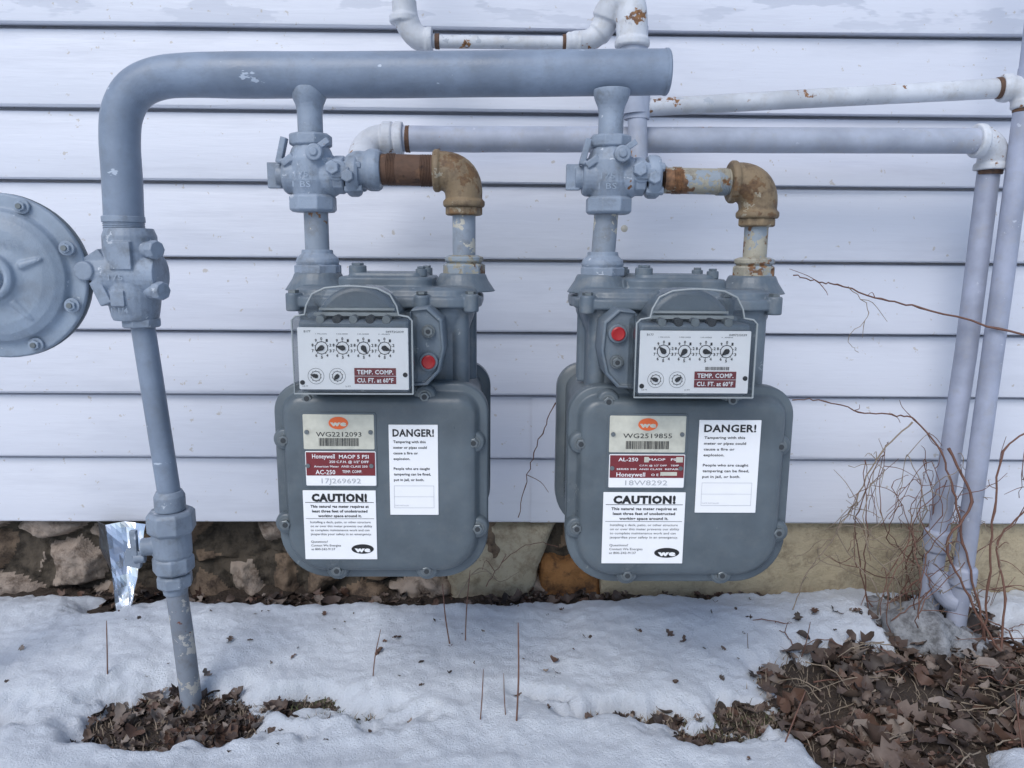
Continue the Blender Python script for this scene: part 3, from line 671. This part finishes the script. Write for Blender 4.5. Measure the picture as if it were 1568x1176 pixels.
# melted-out places: x, y, rx, ry, strength, speckle
BARE=[(-.375,.768,.088,.050,1.6,.6),(-.45,.795,.05,.018,.9,1.4),(-.44,.735,.04,.016,.8,1.6),(-.54,.76,.05,.030,.62,2.0),(-.245,.795,.07,.020,.82,1.8),(-.17,.775,.07,.024,.74,2.0),(-.27,.735,.06,.022,.72,2.0),(-.10,.745,.05,.018,.52,2.0),
 (.150,.770,.080,.020,1.3,1.4),(.235,.735,.075,.024,.90,1.8),(.30,.765,.05,.035,.95,1.8),(.06,.79,.04,.012,.6,2.0),
 (.525,.810,.150,.085,2.2,.6),(.40,.845,.05,.04,1.3,1.0),(.44,.72,.09,.06,1.6,.9),(.37,.76,.06,.05,1.4,1.4),
 (.68,.82,.10,.10,1.6,.6),(.63,1.0,.070,.065,1.6,.5),(.60,.93,.05,.05,1.0,.8),(.55,.905,.12,.022,.8,1.6),
 (-.15,1.105,.55,.030,1.6,.4),(-.30,1.06,.24,.028,1.2,.9),(-.08,1.065,.10,.035,1.1,.8),(-.42,1.04,.06,.02,.8,1.2),(.12,1.10,.06,.045,1.2,.5),(-.57,1.04,.05,.045,1.2,.5),(-.66,1.10,.2,.02,1.0,.5),(.5,1.118,.9,.020,1.0,.5)]
def snowz(x,y):
    if not(-1.3<x<1.5 and .3<y<1.2): return .020
    w=.022*fbm(x,y,14,4,9); w2=.018*fbm(x,y,17,4,21)
    m=0;sp=0
    for (a,c,rx,ry,s,k) in BARE:
        dx=(x-a+w*1.6)/rx; dy=(y-c+w2)/ry; d=dx*dx+dy*dy
        if d<7:
            q=s*math.exp(-d*.8)
            if q>m: m=q; sp=k
    dx=(x-.575)/.07; dy=(y-.66)/.055; m*=1-.9*math.exp(-(dx*dx+dy*dy)**2)
    gr=max(-.8,min(.8,fbm(x,y,48,3,4)))
    h=.022+.010*fbm(x,y,3.2,3,1)+.0050*fbm(x,y,18,3,6)+.0022*noise.noise(Vector((x*110,y*110,2)))
    h+=.004*math.exp(-((y-.98)/.06)**2)-.014*max(0,min(1,(y-1.0)/.08))
    h-=.050*max(0,min(1.4,m)-.20)*(1+.42*sp*gr)
    return h
snow=sheet(axis(-.95,1.1,.004,80),axis(.60,1.112,.004,80),snowz,"snow",M_SNOW,keep=lambda v,q:(max(v[i][2] for i in q)>-.014) and v[q[0]][1]<1.115)

b=B()
def rock(cx,cy,cz,r,sz,seed,mi=0,n=18):
    vs=[];fs=[]
    for i in range(n+1):
        for j in range(2*n):
            th=math.pi*i/n; ph=math.pi*j/n; d=Vector((math.sin(th)*math.cos(ph),math.sin(th)*math.sin(ph),math.cos(th)))
            k=1+.30*noise.noise(d*1.7+Vector((seed,0,0)))+.12*noise.noise(d*6+Vector((seed,0,0)))
            vs.append((cx+d.x*r*k,cy+d.y*r*k,cz+d.z*r*sz*k))
    for i in range(n):
        for j in range(2*n):
            a=i*2*n+j; c_=i*2*n+(j+1)%(2*n); fs.append((a,a+2*n,c_+2*n,c_))
    b.add(vs,fs,mi)
rock(.590,.950,.006,.048,.95,1.0); rock(.640,.930,.0,.030,.8,4.0); rock(.57,1.02,.0,.035,.7,7.0); b.build("footing_stone",None,[M_ROCK],angle=60)

# ------------------------------------------------------------------ leaf litter
def zground(x,y): return max(soilz(x,y),snowz(x,y))
b=B()
def leaf(x,y,z,L,W,yaw,pitch,roll,curl,mi):
    R=Matrix.Rotation(yaw,3,'Z')@Matrix.Rotation(pitch,3,'Y')@Matrix.Rotation(roll,3,'X')
    n=6; vs=[];fs=[]
    lob=rnd()<.6; fold=ru(.1,.6)
    for i in range(n+1):
        t=i/n; w=W*math.sin(math.pi*(t*.92+.05))**.8*(1 if not lob else (ru(1.1,1.5) if i%2 else ru(.4,.7)))
        for s in(-1,0,1):
            p=Vector(((t-.5)*L+ru(-.04,.04)*L, s*w*.5+ru(-.14,.14)*w*.4, curl*L*((t-.5)**2)*1.8+abs(s)*W*fold*.5+ru(-.05,.05)*L))
            vs.append(R@p+Vector((x,y,z)))
    for i in range(n):
        for j in range(2):
            a=i*3+j
            if rnd()<.06: continue
            fs.append((a,a+3,a+4,a+1))
    b.add(vs,fs,mi)
def scatter(n,cx,cy,rx,ry,Lr,lift=.008,onsnow=False,clump=True):
    c=0;t=0
    while c<n and t<n*14:
        t+=1; a=ru(0,6.283); q=math.sqrt(rnd()); x=cx+q*rx*math.cos(a); y=cy+q*ry*math.sin(a)
        if y>1.09: continue
        if clump and not onsnow and noise.noise(Vector((x*14,y*18,3)))<-.10 and rnd()<.88: continue   # leave dark soil showing
        sz,gz=snowz(x,y),soilz(x,y)
        if not onsnow and sz>gz+.004: continue
        L=Lr[0]+(Lr[1]-Lr[0])*rnd()**2.0; leaf(x,y,max(sz,gz)+ru(-.001,lift),L,L*ru(.35,.9),ru(0,6.3),ru(-.6,.6),ru(-.8,.8),ru(-.6,.9),int(rnd()**1.1*5)); c+=1
scatter(420,-.38,.768,.14,.07,(.003,.027),clump=False); scatter(240,-.20,.775,.17,.055,(.003,.016),.004,clump=False)
scatter(260,.18,.755,.17,.05,(.003,.022),.005,clump=False)
scatter(700,.52,.81,.24,.15,(.004,.040),.012); scatter(330,.68,.84,.13,.14,(.004,.042),.014); scatter(220,.44,.71,.13,.07,(.004,.032),.008)
scatter(130,.64,1.0,.10,.07,(.006,.03),.02,clump=False); scatter(330,-.2,1.075,.5,.035,(.005,.03)); scatter(60,.5,1.085,.5,.015,(.008,.02))
scatter(80,.0,.85,.8,.22,(.004,.009),.002,True); scatter(34,.1,.87,.5,.12,(.006,.016),.003,True); scatter(30,.55,.95,.2,.06,(.008,.02),.004,True)
b.build("leaf_litter",None,M_LEAF,angle=60)
b=B()
def blades(n,cx,cy,rx,ry,h,mi):
    for _ in range(n):
        a=ru(0,6.283); q=math.sqrt(rnd()); x=cx+q*rx*math.cos(a); y=cy+q*ry*math.sin(a); z=soilz(x,y)-.002
        if snowz(x,y)>z+.010: continue
        l=ru(.4,1)*h; dx,dy=ru(-.9,.9)*l,ru(-.9,.9)*l; w=ru(.0003,.0009)
        b.add([(x-w,y,z),(x+w,y,z),(x+dx*.4+w*.7,y+dy*.4,z+l*.6),(x+dx*.4-w*.7,y+dy*.4,z+l*.6),(x+dx,y+dy,z+l*.9)],[(0,1,2,3),(3,2,4)],mi)
blades(500,-.18,.775,.08,.04,.012,0); blades(900,-.20,.775,.18,.065,.013,1); blades(350,.27,.745,.07,.04,.012,0); blades(700,.18,.76,.15,.04,.014,1); blades(900,.5,.8,.25,.14,.022,1); blades(500,-.38,.765,.13,.06,.016,1); blades(400,-.54,.765,.10,.05,.010,1)
b.build("grass_tufts",None,[M_GRASS,M_TWIG],smooth=False)

# ------------------------------------------------------------------ sticks and vines
b=B()
def stick(x,y,h,lx,ly,r=.0009):
    z=zground(x,y)-.01; b.tube(catmull([(x,y,z),(x+lx*.5+ru(-.002,.002),y+ly*.5,z+h*.5),(x+lx,y+ly,z+h)],4),[r*1.1,r*1.1,r,r,r,r*.9,r*.9,r*.8,r*.5][:9],7)
for a in ((.019,.731,.125,.001,.0,.0010),(-.021,.737,.070,.004,.0,.0007),(.008,.742,.06,-.003,0,.0006),(-.063,.892,.085,-.012,.02,.0009),(-.045,.90,.10,.006,.02,.0008),(-.154,.825,.066,.010,.01,.0007),(-.470,.819,.075,.0,.01,.0008),(.56,.70,.08,-.02,.0,.0008),(.30,.70,.07,.02,.0,.0008),(.40,.90,.06,.01,0,.0007)): stick(*a)
b.build("dead_stems",None,[M_VINE],angle=80)

b=B()
def vine(pts,r0,r1,mi=0,side=0,jit=.006):
    P=catmull(pts,6); Q=[]
    for i,p in enumerate(P):
        Q.append(p+Vector((ru(-1,1),ru(-1,1)*.5,ru(-1,1)))*jit*.30)
    n=len(Q); R=[(r0+(r1-r0)*i/(n-1))*(1.35 if i%6==0 else 1) for i in range(n)]
    b.tube(Q,R,6,mi)
    for _ in range(side):
        i=int(ru(.1,.9)*n); p=Q[i]; l=ru(.015,.055); d=Vector((ru(-1,1),ru(-.4,.2),ru(-.8,.9))).normalized()
        b.tube(catmull([p,p+d*l*.5+Vector((0,0,ru(-.01,.01))),p+d*l+Vector((ru(-.01,.01),0,ru(-.015,.01)))],3),[.0006,.0006,.0005,.0005,.0004,.0004,.0003],5,mi)
y=1.0
vine([(.380,.97,.505),(.42,.98,.497),(.455,y,.491),(.516,y,.473),(.57,y,.462),(.64,y-.06,.440),(.717,y-.08,.424),(.85,y-.08,.41)],.0007,.0016,0,4)
vine([(.47,y,.490),(.50,y,.455),(.475,y,.42),(.49,y,.40)],.0006,.0003,1,2)
vine([(.107,.96,.372),(.075,1.0,.325),(.058,1.0,.285),(.049,1.02,.250),(.035,1.02,.20),(.027,1.02,.154)],.0009,.0006,0,1)
vine([(.406,y,.334),(.45,y,.332),(.50,y,.318),(.545,y,.312),(.578,y,.306),(.60,y-.03,.270),(.612,y-.05,.22),(.628,.94,.15),(.65,.93,.07),(.665,.92,-.01)],.0007,.0016,0,6)
vine([(.84,.94,.28),(.74,.93,.305),(.70,.93,.31),(.66,.93,.28),(.65,.92,.2),(.655,.92,.1),(.66,.92,0)],.0010,.0016,0,4)
vine([(.57,.99,.305),(.53,.99,.26),(.50,.99,.19),(.47,.99,.13),(.44,.99,.08),(.42,.98,.03)],.0011,.0007,1,6)
vine([(.60,.95,.28),(.625,.93,.21),(.60,.93,.15),(.63,.92,.08),(.67,.90,.01)],.0017,.0015,0,5)
vine([(.70,.93,.20),(.675,.94,.15),(.68,.92,.08),(.67,.90,.0)],.0010,.0016,0,5)
vine([(-.02,.99,.06),(.01,1.0,.10),(.05,1.01,.12),(.085,1.01,.115)],.0006,.0004,0,2)
vine([(-.06,1.0,.04),(-.03,1.01,.08),(.0,1.01,.06),(.03,1.02,.07)],.0008,.0004,1,2)
for i in range(40):
    x0=ru(.54,.70); y0=ru(.93,1.05); top=ru(.08,.26); xt=x0+ru(-.10,.05)
    mi=1 if rnd()<.55 else 0
    vine([(x0,y0,ru(-.01,.02)),(x0+ru(-.03,.03),y0+ru(-.03,.02),top*.35),(xt+ru(-.03,.03),y0+ru(-.04,.02),top*.7),(xt,y0+ru(-.04,.02),top),(xt+ru(-.04,.05),y0,top*ru(.6,1.1))],ru(.0006,.0011),.0004,mi,3,.010)
for i in range(70):
    x0=ru(.36,.80); y0=ru(.70,.96); a=ru(0,6.3); L=ru(.04,.14); z=.008
    vine([(x0,y0,z+ru(0,.012)),(x0+math.cos(a)*L*.5,y0+math.sin(a)*L*.25,z+ru(0,.020)),(x0+math.cos(a)*L,y0+math.sin(a)*L*.5,z+ru(-.01,.012))],.0009,.0004,int(rnd()*2),1,.004)
b.build("dry_vine",None,[M_VINE,M_TWIG],angle=80)

# ------------------------------------------------------------------ light
w=bpy.data.worlds.new("World"); scene.world=w; w.use_nodes=True; nt=w.node_tree
bg=nt.nodes["Background"]; sky=nt.nodes.new("ShaderNodeTexSky"); sky.sky_type='NISHITA'; sky.sun_disc=False
az=math.radians(207); el=math.radians(45)
sky.sun_elevation=el; sky.sun_rotation=az; nt.links.new(sky.outputs[0],bg.inputs[0]); bg.inputs[1].default_value=.15
sd=Vector((math.sin(az)*math.cos(el),math.cos(az)*math.cos(el),math.sin(el)))
sun=bpy.data.lights.new("sun",'SUN'); sun.energy=1.9; sun.angle=math.radians(34); sun.color=(1,.985,.965)
so=bpy.data.objects.new("sun",sun); so.rotation_euler=sd.to_track_quat('Z','Y').to_euler(); so.location=sd*5; COL.objects.link(so)

# ------------------------------------------------------------------ camera
cd=bpy.data.cameras.new("camera"); cam=bpy.data.objects.new("camera",cd); COL.objects.link(cam)
M=Matrix.Rotation(math.radians(-.9),4,'Z')@Matrix.Rotation(math.radians(80),4,'X')@Matrix.Rotation(math.radians(.45),4,'Z')
cam.matrix_world=Matrix.Translation((0,0,.53))@M
cd.sensor_width=36; cd.lens=26; cd.clip_start=.02; cd.clip_end=500
scene.camera=cam
scene.view_settings.view_transform='Standard'; scene.view_settings.look='None'; scene.view_settings.exposure=0
